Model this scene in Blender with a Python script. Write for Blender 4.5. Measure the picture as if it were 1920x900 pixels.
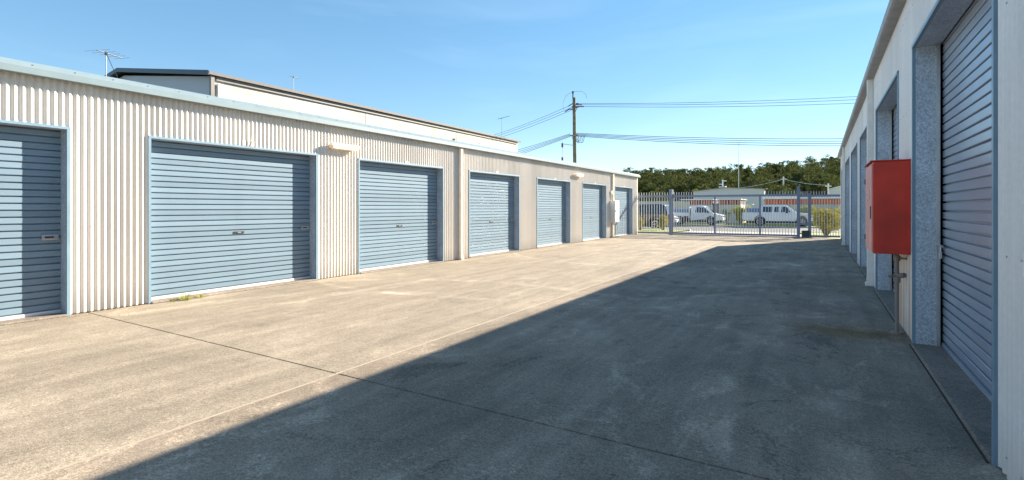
import bpy, bmesh, math, random
from mathutils import Vector
R = math.radians
random.seed(7)
for o in list(bpy.data.objects):
    bpy.data.objects.remove(o)
scene = bpy.context.scene
col = scene.collection

# ------------------------------------------------------------------ camera
TH = math.atan2(577, 960)                      # yaw of the lens off the driveway axis
cam = bpy.data.cameras.new('camera'); camo = bpy.data.objects.new('camera', cam); col.objects.link(camo)
cam.sensor_width = 36; cam.lens = 18; cam.shift_y = -60 / 1920
cam.clip_start = 0.05; cam.clip_end = 3000
camo.location = (0, 0, 1.4); camo.rotation_euler = (R(90), 0, TH)
scene.camera = camo
# ------------------------------------------------------------------ sky and sun
TOSUN = Vector((1.0, 2.0, 0.97)).normalized()
ELEV = math.asin(TOSUN.z); AZ = math.atan2(TOSUN.x, TOSUN.y)
w = bpy.data.worlds.new('World'); scene.world = w; w.use_nodes = True
nt = w.node_tree; nt.nodes.clear()
sky = nt.nodes.new('ShaderNodeTexSky'); sky.sky_type = 'NISHITA'; sky.sun_disc = False
sky.sun_elevation = ELEV; sky.sun_rotation = AZ
sky.altitude = 0; sky.air_density = 0.75; sky.dust_density = 0.0; sky.ozone_density = 1.0
bg = nt.nodes.new('ShaderNodeBackground'); bg.inputs['Strength'].default_value = 0.122
out = nt.nodes.new('ShaderNodeOutputWorld')
gm = nt.nodes.new('ShaderNodeGamma'); gm.inputs[1].default_value = .58
hs = nt.nodes.new('ShaderNodeHueSaturation'); hs.inputs['Hue'].default_value = .494; hs.inputs['Saturation'].default_value = 1.6
nt.links.new(sky.outputs[0], gm.inputs[0]); nt.links.new(gm.outputs[0], hs.inputs['Color'])
# faint high cirrus over the whole sky
tcw = nt.nodes.new('ShaderNodeTexCoord'); vm = nt.nodes.new('ShaderNodeVectorMath'); vm.operation = 'MULTIPLY'; vm.inputs[1].default_value = (1.2, 1.2, 6.0)
cn = nt.nodes.new('ShaderNodeTexNoise'); cn.inputs['Scale'].default_value = 1.6; cn.inputs['Detail'].default_value = 7; cn.inputs['Distortion'].default_value = .6
cr = nt.nodes.new('ShaderNodeMapRange'); cr.inputs[1].default_value = .5; cr.inputs[2].default_value = .8; cr.inputs[3].default_value = 0; cr.inputs[4].default_value = .10
cm = nt.nodes.new('ShaderNodeMix'); cm.data_type = 'RGBA'; cm.inputs[7].default_value = (3.6, 4.2, 4.6, 1)
nt.links.new(tcw.outputs['Generated'], vm.inputs[0]); nt.links.new(vm.outputs[0], cn.inputs['Vector']); nt.links.new(cn.outputs['Fac'], cr.inputs[0])
nt.links.new(cr.outputs[0], cm.inputs[0]); nt.links.new(hs.outputs[0], cm.inputs[6])
nt.links.new(cm.outputs[2], bg.inputs[0]); nt.links.new(bg.outputs[0], out.inputs[0])
sl = bpy.data.lights.new('sun', 'SUN'); sl.energy = 5.0; sl.angle = R(0.5); sl.color = (1.0, 0.89, 0.73)
so = bpy.data.objects.new('sun', sl); col.objects.link(so)
so.rotation_euler = TOSUN.to_track_quat('Z', 'Y').to_euler(); so.location = (20, 40, 30)
vs = scene.view_settings; vs.view_transform = 'Standard'; vs.look = 'None'; vs.gamma = 1; vs.use_curve_mapping = False
vs.exposure = 1.75

# ------------------------------------------------------------------ materials
def new_mat(name):
    m = bpy.data.materials.new(name); m.use_nodes = True
    n = m.node_tree.nodes; b = n['Principled BSDF']
    return m, n, m.node_tree.links, b

def plain(name, c, rough=0.5, metal=0.0, var=0.08, scale=6.0, spec=0.5, bump=0.0, rand=0.0):
    m, n, l, b = new_mat(name)
    tc = n.new('ShaderNodeTexCoord'); no = n.new('ShaderNodeTexNoise'); no.inputs['Scale'].default_value = scale
    no.inputs['Detail'].default_value = 5; l.new(tc.outputs['Object'], no.inputs['Vector'])
    mp = n.new('ShaderNodeMapRange'); mp.inputs[1].default_value = .3; mp.inputs[2].default_value = .7
    mp.inputs[3].default_value = 1 - var; mp.inputs[4].default_value = 1 + var
    l.new(no.outputs['Fac'], mp.inputs[0])
    mx = n.new('ShaderNodeMix'); mx.data_type = 'RGBA'; mx.blend_type = 'MULTIPLY'; mx.inputs[0].default_value = 1
    mx.inputs[6].default_value = (*c, 1); l.new(mp.outputs[0], mx.inputs[7])
    oc = mx.outputs[2]
    if rand:
        oi = n.new('ShaderNodeObjectInfo'); oc = mul(n, l, oc, rng(n, l, oi.outputs['Random'], 0, 1, 1 - rand, 1 + rand))
    l.new(oc, b.inputs['Base Color'])
    b.inputs['Roughness'].default_value = rough; b.inputs['Metallic'].default_value = metal
    b.inputs['Specular IOR Level'].default_value = spec
    if bump:
        bp = n.new('ShaderNodeBump'); bp.inputs['Strength'].default_value = bump; bp.inputs['Distance'].default_value = .01
        l.new(no.outputs['Fac'], bp.inputs['Height']); l.new(bp.outputs[0], b.inputs['Normal'])
    return m

def mul(n, l, a, bsock):
    x = n.new('ShaderNodeMix'); x.data_type = 'RGBA'; x.blend_type = 'MULTIPLY'; x.inputs[0].default_value = 1
    l.new(a, x.inputs[6]); l.new(bsock, x.inputs[7]); return x.outputs[2]

def rng(n, l, s, a, b, c, d):
    x = n.new('ShaderNodeMapRange'); x.inputs[1].default_value = a; x.inputs[2].default_value = b
    x.inputs[3].default_value = c; x.inputs[4].default_value = d; l.new(s, x.inputs[0]); return x.outputs[0]

def noise(n, l, vec, scale, detail=5, rough=.55, dist=0):
    x = n.new('ShaderNodeTexNoise'); x.inputs['Scale'].default_value = scale; x.inputs['Detail'].default_value = detail
    x.inputs['Roughness'].default_value = rough; x.inputs['Distortion'].default_value = dist
    l.new(vec, x.inputs['Vector']); return x.outputs['Fac']

def scaled(n, l, vec, sc):
    x = n.new('ShaderNodeVectorMath'); x.operation = 'MULTIPLY'; l.new(vec, x.inputs[0]); x.inputs[1].default_value = sc
    return x.outputs[0]

def concrete(name, c, spots=True, mot=1.0, stain=None):
    m, n, l, b = new_mat(name)
    geo = n.new('ShaderNodeNewGeometry'); P = geo.outputs['Position']
    rgb = n.new('ShaderNodeRGB'); rgb.outputs[0].default_value = (*c, 1)
    o = rgb.outputs[0]
    o = mul(n, l, o, rng(n, l, noise(n, l, P, .5, 5, .6, .4), .3, .7, 1 - .14*mot, 1 + .12*mot))
    o = mul(n, l, o, rng(n, l, noise(n, l, scaled(n, l, P, (1.8, .5, 1)), 1.7, 7, .7, .8), .32, .68, .84, 1.15))
    fine = noise(n, l, P, 34, 4, .75)
    o = mul(n, l, o, rng(n, l, noise(n, l, P, 8, 6, .75), .3, .7, .86, 1.14))
    o = mul(n, l, o, rng(n, l, fine, .3, .7, .74, 1.26))
    o = mul(n, l, o, rng(n, l, noise(n, l, P, 85, 3, .7), .3, .7, .58, 1.45))
    o = mul(n, l, o, rng(n, l, noise(n, l, P, 210, 2, .6), .3, .7, .72, 1.28))
    # worn pale patches with ragged edges, and darker stains
    wp = n.new('ShaderNodeMath'); wp.operation = 'MULTIPLY_ADD'; l.new(fine, wp.inputs[0]); wp.inputs[1].default_value = .30
    l.new(noise(n, l, scaled(n, l, P, (1, .7, 1)), 1.3, 7, .68, 1.2), wp.inputs[2])
    o = mul(n, l, o, rng(n, l, wp.outputs[0], .70, .80, 1.0, 1 + .22*mot))
    o = mul(n, l, o, rng(n, l, wp.outputs[0], .48, .57, 1 - .20*mot, 1.0))
    if spots:
        # tyre scuffs: pale arcs swept round two turning centres, broken up by noise
        for cx, cy, rad, wd, amt in ((-4.6, 3.4, 4.75, .22, .5), (-4.6, 3.4, 3.2, .25, .3), (-6.5, 12.5, 6.3, .12, .45), (-4.5, 16.5, 4.6, .09, .5)):
            d = n.new('ShaderNodeVectorMath'); d.operation = 'DISTANCE'; l.new(P, d.inputs[0]); d.inputs[1].default_value = (cx, cy, 0)
            s = n.new('ShaderNodeMath'); s.operation = 'SUBTRACT'; l.new(d.outputs['Value'], s.inputs[0]); s.inputs[1].default_value = rad
            a = n.new('ShaderNodeMath'); a.operation = 'ABSOLUTE'; l.new(s.outputs[0], a.inputs[0])
            k = rng(n, l, a.outputs[0], 0, wd, 1, 0)
            q = n.new('ShaderNodeMath'); q.operation = 'MULTIPLY'; l.new(k, q.inputs[0])
            l.new(rng(n, l, noise(n, l, P, 1.1, 4), .42, .62, 0, 1), q.inputs[1])
            q2 = n.new('ShaderNodeMath'); q2.operation = 'MULTIPLY_ADD'; l.new(q.outputs[0], q2.inputs[0]); q2.inputs[1].default_value = amt; q2.inputs[2].default_value = 1
            o = mul(n, l, o, q2.outputs[0])
        # long faint wheel tracks down the drive
        o = mul(n, l, o, rng(n, l, noise(n, l, scaled(n, l, P, (5, .22, 1)), 1.0, 5, .6), .35, .65, .88, 1.1))
        # pale cement smears
        v = n.new('ShaderNodeTexVoronoi'); v.inputs['Scale'].default_value = .42; l.new(scaled(n, l, P, (1, 1.7, 1)), v.inputs['Vector'])
        o = mul(n, l, o, rng(n, l, v.outputs['Distance'], .10, .17, 1.16, 1.0))
        # dark oil spots
        v = n.new('ShaderNodeTexVoronoi'); v.inputs['Scale'].default_value = 2.3; l.new(P, v.inputs['Vector'])
        o = mul(n, l, o, rng(n, l, v.outputs['Distance'], .02, .05, .62, 1.0))
    if stain:      # rusty water stain on the ground under the valve
        d = n.new('ShaderNodeVectorMath'); d.operation = 'DISTANCE'; l.new(scaled(n, l, P, (.75, 1.3, 1)), d.inputs[0]); d.inputs[1].default_value = (stain[0]*.75, stain[1]*1.3, 0)
        k = n.new('ShaderNodeMath'); k.operation = 'MULTIPLY_ADD'; l.new(noise(n, l, P, 4, 5, .65), k.inputs[0]); k.inputs[1].default_value = .9; l.new(d.outputs['Value'], k.inputs[2])
        mx = n.new('ShaderNodeMix'); mx.data_type = 'RGBA'; mx.blend_type = 'MULTIPLY'; l.new(rng(n, l, k.outputs[0], .55, 1.05, .9, 0), mx.inputs[0]); l.new(o, mx.inputs[6]); mx.inputs[7].default_value = (.75, .56, .28, 1)
        o = mx.outputs[2]
    l.new(o, b.inputs['Base Color']); b.inputs['Roughness'].default_value = .85; b.inputs['Specular IOR Level'].default_value = .3
    bp = n.new('ShaderNodeBump'); bp.inputs['Strength'].default_value = .55; bp.inputs['Distance'].default_value = .006
    l.new(noise(n, l, P, 120, 4, .7), bp.inputs['Height']); l.new(bp.outputs[0], b.inputs['Normal'])
    return m

def sheet(name, c, rough=.42, streak=.12, rust=None):
    m, n, l, b = new_mat(name)
    geo = n.new('ShaderNodeNewGeometry'); P = geo.outputs['Position']
    rgb = n.new('ShaderNodeRGB'); rgb.outputs[0].default_value = (*c, 1); o = rgb.outputs[0]
    o = mul(n, l, o, rng(n, l, noise(n, l, scaled(n, l, P, (.2, .5, .12)), 2.5, 5, .6), .3, .7, 1 - streak, 1 + streak * .5))
    o = mul(n, l, o, rng(n, l, noise(n, l, P, 30, 3), .3, .7, .96, 1.03))
    sep = n.new('ShaderNodeSeparateXYZ'); l.new(P, sep.inputs[0])
    dv = n.new('ShaderNodeMath'); dv.operation = 'DIVIDE'; l.new(sep.outputs['Y'], dv.inputs[0]); dv.inputs[1].default_value = .762
    fl = n.new('ShaderNodeMath'); fl.operation = 'FLOOR'; l.new(dv.outputs[0], fl.inputs[0])
    wn = n.new('ShaderNodeTexWhiteNoise'); wn.noise_dimensions = '1D'; l.new(fl.outputs[0], wn.inputs['W'])
    o = mul(n, l, o, rng(n, l, wn.outputs['Value'], 0, 1, .93, 1.03))
    # splash dirt near the ground
    dirt = rng(n, l, sep.outputs['Z'], 0.0, .35, .78, 1.0)
    o = mul(n, l, o, dirt)
    if rust:
        y0, y1, z1 = rust
        st = rng(n, l, noise(n, l, scaled(n, l, P, (.2, 7, .12)), 2.2, 3, .5), .46, .62, .05, .85)
        zz = rng(n, l, sep.outputs['Z'], z1 - .5, z1, 1, .55)
        ya = rng(n, l, sep.outputs['Y'], y0, y0 + .08, 0, 1); yb = rng(n, l, sep.outputs['Y'], y1 - .08, y1, 1, 0)
        zc = rng(n, l, sep.outputs['Z'], z1, z1 + .02, 1, 0)
        f = st
        for q in (zz, ya, yb, zc):
            k = n.new('ShaderNodeMath'); k.operation = 'MULTIPLY'; l.new(f, k.inputs[0]); l.new(q, k.inputs[1]); f = k.outputs[0]
        mx = n.new('ShaderNodeMix'); mx.data_type = 'RGBA'; l.new(f, mx.inputs[0]); l.new(o, mx.inputs[6]); mx.inputs[7].default_value = (.50, .27, .10, 1)
        o = mx.outputs[2]
    l.new(o, b.inputs['Base Color']); b.inputs['Roughness'].default_value = rough
    return m

def galv(name, c=(.54, .60, .68)):
    m, n, l, b = new_mat(name)
    geo = n.new('ShaderNodeNewGeometry'); P = geo.outputs['Position']
    v = n.new('ShaderNodeTexVoronoi'); v.inputs['Scale'].default_value = 95; v.feature = 'F1'
    l.new(scaled(n, l, P, (1, 1, .8)), v.inputs['Vector'])
    rgb = n.new('ShaderNodeRGB'); rgb.outputs[0].default_value = (*c, 1)
    sepc = n.new('ShaderNodeSeparateColor'); l.new(v.outputs['Color'], sepc.inputs[0])
    o = mul(n, l, rgb.outputs[0], rng(n, l, sepc.outputs[0], 0, 1, .66, 1.2))
    o = mul(n, l, o, rng(n, l, noise(n, l, P, 3, 4), .3, .7, .85, 1.1))
    l.new(o, b.inputs['Base Color']); b.inputs['Metallic'].default_value = .35; b.inputs['Roughness'].default_value = .42
    return m

def leafmat(name, c, c2):
    m, n, l, b = new_mat(name)
    oi = n.new('ShaderNodeNewGeometry')
    no = noise(n, l, oi.outputs['Position'], 2.5, 3)
    ra = n.new('ShaderNodeMix'); ra.data_type = 'RGBA'; l.new(rng(n, l, oi.outputs['Random Per Island'], 0, 1, 0, 1), ra.inputs[0])
    ra.inputs[6].default_value = (*c, 1); ra.inputs[7].default_value = (*c2, 1)
    l.new(mul(n, l, ra.outputs[2], rng(n, l, no, .3, .7, .7, 1.3)), b.inputs['Base Color'])
    b.inputs['Roughness'].default_value = .55
    b.inputs['Transmission Weight'].default_value = 0
    # thin leaves let some light through
    tr = n.new('ShaderNodeBsdfTranslucent'); l.new(ra.outputs[2], tr.inputs[0])
    ms = n.new('ShaderNodeMixShader'); ms.inputs[0].default_value = .3; b.inputs['Specular IOR Level'].default_value = .0; b.inputs['Roughness'].default_value = .95
    l.new(b.outputs[0], ms.inputs[1]); l.new(tr.outputs[0], ms.inputs[2])
    l.new(ms.outputs[0], n['Material Output'].inputs[0])
    return m

def glassy(name, c, rough=.05):
    m, n, l, b = new_mat(name); b.inputs['Base Color'].default_value = (*c, 1); b.inputs['Roughness'].default_value = rough
    b.inputs['Specular IOR Level'].default_value = .9
    return m

M = dict(
    yard=concrete('yard_concrete', (.300, .25, .19)),
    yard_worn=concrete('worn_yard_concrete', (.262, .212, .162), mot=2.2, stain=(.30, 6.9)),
    sill=concrete('sill_concrete', (.23, .19, .155), False),
    apron=concrete('apron_concrete', (.42, .39, .34), False),
    joint=plain('joint_filler', (.03, .028, .025), .9),
    seal=plain('joint_sealant', (.40, .34, .27), .8),
    cream=sheet('cream_corrugated_steel', (.77, .715, .645)),
    white=sheet('white_corrugated_steel', (.84, .83, .81), rust=(6.62, 7.75, .93)),
    trim=plain('blue_painted_steel', (.19, .29, .37), .4),
    slat=plain('blue_door_steel', (.185, .265, .335), .36, var=.06, scale=1.5, rand=.09),
    slat_r=plain('blue_door_steel_sheen', (.36, .42, .51), .3, metal=.3, var=.05, scale=1.5, rand=.06),  # door blue of the shaded row, lightened in the colour for reflected light
    galv=galv('galvanised_steel'),
    fascia=plain('pale_blue_steel', (.20, .265, .295), .4, var=.05),
    gutter=plain('grey_gutter_steel', (.30, .29, .28), .45, var=.15),
    dark=plain('dark_interior', (.02, .02, .02), .9),
    roof=plain('roof_steel', (.40, .42, .43), .5),
    alu=plain('aluminium', (.75, .76, .78), .35, .3),
    lock=plain('lock_steel', (.55, .55, .55), .3, .8),
    black=plain('black_plastic', (.02, .02, .022), .5),
    pipe=plain('cream_downpipe', (.76, .66, .52), .45),
    pipew=plain('white_downpipe', (.78, .76, .73), .45),
    red=plain('red_enamel', (.62, .038, .018), .4, var=.22, scale=3),
    redlight=plain('red_enamel_bounce', (.80, .34, .29), .45, var=.1, scale=3),  # cabinet door's paler red has light bounced off the yard in its colour
    paint_white=plain('white_paint', (.8, .8, .8), .4),
    gate=plain('blue_grey_steel', (.20, .24, .33), .42, var=.08),
    picket=plain('grey_steel', (.58, .60, .64), .4, var=.05),
    motor=plain('dark_green_plastic', (.02, .05, .045), .4),
    greybox=plain('grey_enamel', (.62, .62, .58), .45),
    panel=concrete('white_concrete_panel', (.50, .48, .45), False),
    gable=sheet('grey_gable_steel', (.50, .47, .50), streak=.05),
    darkroof=plain('dark_roof_steel', (.035, .045, .07), .4),
    gutb=plain('brown_gutter', (.22, .20, .19), .5),
    wood=plain('pole_timber', (.16, .15, .105), .8, var=.3, scale=3),
    wire=plain('black_cable', (.03, .03, .03), .6),
    insul=plain('insulator', (.10, .07, .06), .3),
    asphalt=concrete('asphalt', (.13, .13, .135), False),
    grass=plain('verge_grass', (.20, .24, .025), .9, var=.4, scale=2.5),
    earth=plain('earth', (.12, .13, .05), .95, var=.3, scale=.4),
    kerb=concrete('kerb_concrete', (.45, .43, .39), False),
    hillm=plain('hill_floor', (.035, .04, .02), .95, var=.3, scale=.2),
    orange=plain('orange_panel', (.62, .14, .03), .5, var=.15, scale=2),
    brown=plain('brown_frame', (.08, .035, .02), .6),
    cwall=plain('cream_wall', (.52, .50, .43), .8, var=.1, scale=1.2),
    shed=sheet('pale_shed_steel', (.62, .62, .66), streak=.05),
    carw=plain('white_car_paint', (.78, .79, .8), .22, var=.02),
    card=plain('dark_blue_car_paint', (.02, .028, .04), .2, var=.02),
    glass=glassy('car_glass', (.015, .02, .022)),
    tyre=plain('tyre_rubber', (.015, .015, .015), .85),
    rim=plain('alloy_rim', (.55, .55, .57), .3, .7),
    lamp=glassy('headlamp', (.5, .5, .5), .1),
    tail=plain('tail_lamp', (.35, .01, .01), .25),
    blue=plain('blue_tray_cover', (.14, .22, .38), .5),
    stem=plain('bark', (.16, .12, .08), .9, var=.3),
    gumtrunk=plain('pale_gum_bark', (.20, .17, .13), .9, var=.3),
    l_yel=leafmat('yellow_green_leaf', (.42, .40, .02), (.24, .30, .03)),
    l_gold=leafmat('golden_leaf', (.42, .34, .03), (.20, .21, .03)),
    l_dark=leafmat('dark_leaf', (.03, .07, .025), (.06, .11, .03)),
    l_gum=leafmat('gum_leaf', (.062, .08, .03), (.105, .115, .038)),
    weed=leafmat('weed_leaf', (.20, .28, .03), (.40, .36, .08)),
)

# ------------------------------------------------------------------ mesh helpers
class MB:
    def __init__(s): s.v = []; s.f = []; s.sm = False
    def add(s, vs, fs):
        k = len(s.v); s.v += [tuple(p) for p in vs]; s.f += [tuple(i + k for i in f) for f in fs]; return s
    def box(s, x0, x1, y0, y1, z0, z1):
        return s.add([(x0,y0,z0),(x1,y0,z0),(x1,y1,z0),(x0,y1,z0),(x0,y0,z1),(x1,y0,z1),(x1,y1,z1),(x0,y1,z1)],
              [(0,3,2,1),(4,5,6,7),(0,1,5,4),(1,2,6,5),(2,3,7,6),(3,0,4,7)])
    def cbox(s, x0, x1, y0, y1, z0, z1, c):
        """box with chamfered edges"""
        bm = bmesh.new(); bmesh.ops.create_cube(bm, size=1)
        for v in bm.verts:
            v.co = ((x0+x1)/2 + v.co.x*(x1-x0), (y0+y1)/2 + v.co.y*(y1-y0), (z0+z1)/2 + v.co.z*(z1-z0))
        bmesh.ops.bevel(bm, geom=bm.edges[:], offset=c, segments=2, affect='EDGES', profile=.6)
        bm.verts.index_update()
        s.add([v.co[:] for v in bm.verts], [[v.index for v in f.verts] for f in bm.faces]); bm.free(); return s
    def tube(s, p, q, r0, r1=None, n=8, caps=True):
        p = Vector(p); q = Vector(q); r1 = r0 if r1 is None else r1
        d = (q - p).normalized(); a = d.orthogonal().normalized(); b = d.cross(a)
        vs = []
        for c, r in ((p, r0), (q, r1)):
            for i in range(n):
                t = 2*math.pi*i/n; vs.append(c + a*math.cos(t)*r + b*math.sin(t)*r)
        fs = [(i, (i+1) % n, n+(i+1) % n, n+i) for i in range(n)]
        if caps: fs += [tuple(range(n-1, -1, -1)), tuple(range(n, 2*n))]
        return s.add(vs, fs)
    def path(s, pts, r, n=6):
        for a, b in zip(pts[:-1], pts[1:]): s.tube(a, b, r, n=n)
        return s
    def prism(s, poly, axis, a, b):
        """polygon (2-D) extruded along an axis: 'x' -> (y,z), 'y' -> (x,z), 'z' -> (x,y)"""
        def P(u, v, t): return {'x': (t, u, v), 'y': (u, t, v), 'z': (u, v, t)}[axis]
        n = len(poly)
        vs = [P(u, v, a) for u, v in poly] + [P(u, v, b) for u, v in poly]
        fs = [(i, (i+1) % n, n+(i+1) % n, n+i) for i in range(n)] + [tuple(range(n-1, -1, -1)), tuple(range(n, 2*n))]
        return s.add(vs, fs)
    def mesh(s, name, mat, fix=True):
        me = bpy.data.meshes.new(name); me.from_pydata(s.v, [], s.f)
        me.materials.append(M[mat] if isinstance(mat, str) else mat)
        if fix:
            bm = bmesh.new(); bm.from_mesh(me); bmesh.ops.recalc_face_normals(bm, faces=bm.faces); bm.to_mesh(me); bm.free()
        if s.sm:
            for p in me.polygons: p.use_smooth = True
        me.update(); return me
    def build(s, name, mat, parent=None, local=False, fix=True):
        return put(name, s.mesh(name, mat, fix), parent, local)

def put(name, me, parent=None, local=False):
    """link a mesh; geometry is in world coordinates unless local"""
    o = bpy.data.objects.new(name, me); col.objects.link(o)
    if parent:
        o.parent = parent
        if not local:
            off = Vector((0, 0, 0)); p = parent
            while p: off += p.location; p = p.parent
            o.location = -off
    return o

def tag(o, label=None, cat=None, group=None, kind=None):
    if label: o['label'] = label
    if cat: o['category'] = cat
    if group: o['group'] = group
    if kind: o['kind'] = kind
    return o

def thing(name, label, cat, loc=(0,0,0), group=None, rz=0):
    o = bpy.data.objects.new(name, None); col.objects.link(o); o.location = loc; o.rotation_euler = (0,0,rz)
    o.empty_display_size = .2
    return tag(o, label, cat, group)

def struct(name, mb, mat): return tag(mb.build(name, mat), kind='structure')

def text_mesh(txt, size, mat, extrude=.002):
    cu = bpy.data.curves.new('t', 'FONT'); cu.body = txt; cu.size = size; cu.extrude = extrude; cu.align_x = 'CENTER'; cu.align_y = 'CENTER'
    t = bpy.data.objects.new('t', cu); col.objects.link(t)
    bpy.context.view_layer.update()
    me = bpy.data.meshes.new_from_object(t.evaluated_get(bpy.context.evaluated_depsgraph_get()))
    bpy.data.objects.remove(t); me.materials.clear(); me.materials.append(M[mat]); return me

def ground_x(u, Y):                                 # X on the line Y=const that the photo's column u looks at
    x = (u - 960) / 960
    return Y * (-math.sin(TH) + x*math.cos(TH)) / (math.cos(TH) + x*math.sin(TH))

# ------------------------------------------------------------------ ground, yard, street
XL, XR = -8.40, 0.833            # faces of the two rows of storage units
YEND = 27.2
struct('ground', MB().add([(-1500,-1500,-.45),(1500,-1500,-.45),(1500,1500,-.45),(-1500,1500,-.45)], [(0,1,2,3)]), 'earth')
yard = struct('yard', MB().box(-9.2, 2.2, -9, YEND+.9, -.3, -.018), 'joint')
ys = [-9, 2.95, 10.8, 18.7, YEND+.9]
for (xa, xb) in ((-9.2, -3.506), (-3.494, 2.2)):
    for a, b in zip(ys[:-1], ys[1:]):
        cuts = [(a, b)]
        if xa > -4 and a == 2.95: cuts = [(2.95, 6.95), (6.95, 10.8)]
        for p, q in cuts:
            g = .006 if q < 10.5 or p < 3 else .004
            bm = MB().cbox(xa, xb, p + .007, q - (.007 if q != 6.95 else -.003), -.2, 0, .004)
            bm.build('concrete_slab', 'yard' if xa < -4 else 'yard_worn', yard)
MB().box(-3.508, -3.492, -9, YEND+.8, -.05, .002).build('joint_strip', 'seal', yard)
# street: verge, apron, kerbs, road
RZ = -.2
struct('grass_verge', MB().add([(-60,28.1,-.03),(-7.6,28.1,-.03),(-7.6,36.3,-.09),(-60,36.3,-.09)], [(0,1,2,3)]).add(
      [(.1,28.1,-.03),(40,28.1,-.03),(40,36.3,-.09),(-1.2,36.3,-.09)], [(0,1,2,3)]), 'grass')
struct('driveway_apron', MB().add([(-7.6,28.09,-.004),(.1,28.09,-.004),(-1.2,37.0,RZ+.012),(-7.6,37.0,RZ+.012)], [(0,1,2,3)]), 'apron')
struct('near_kerb', MB().box(-60,-7.6,36.3,36.7,RZ-.2,-.06).box(-1.2,40,36.3,36.7,RZ-.2,-.06), 'kerb')
struct('road', MB().add([(-200,36.6,RZ),(200,36.6,RZ),(200,47.2,RZ),(-200,47.2,RZ)], [(0,1,2,3)]), 'asphalt')
struct('far_kerb', MB().box(-200,200,47.1,47.4,RZ-.2,RZ+.10), 'kerb')
struct('far_verge', MB().add([(-200,47.4,RZ+.09),(200,47.4,RZ+.09),(200,75,RZ+.05),(-200,75,RZ+.05)], [(0,1,2,3)]), 'grass')

# ------------------------------------------------------------------ corrugated sheet and roller doors
PITCH, AMP = .076, .012
def corr(X, y0, y1, z0, z1, seg=8):
    m = MB(); n = max(1, int(round((y1 - y0) / PITCH * seg)))
    for i in range(n + 1):
        y = y0 + (y1 - y0) * i / n
        x = X + AMP * math.sin(2*math.pi*y/PITCH)
        m.v += [(x, y, z0), (x, y, z1)]
    m.f = [(2*i, 2*i+2, 2*i+3, 2*i+1) for i in range(n)]; m.sm = True
    return m

SP = .0865
def slat_mesh(L, mat):
    prof = [(-.024,0),(-.024,.015),(-.001,.0165),(.0015,.022),(.0022,.0825),(-.001,.0855),(-.024,SP)]
    m = MB(); n = len(prof)
    for y in (0, L):
        for px, pz in prof: m.v.append((px, y, pz))
    m.f = [(i, i+1, n+i+1, n+i) for i in range(n-1)]
    me = m.mesh('slat', mat); return me

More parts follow.
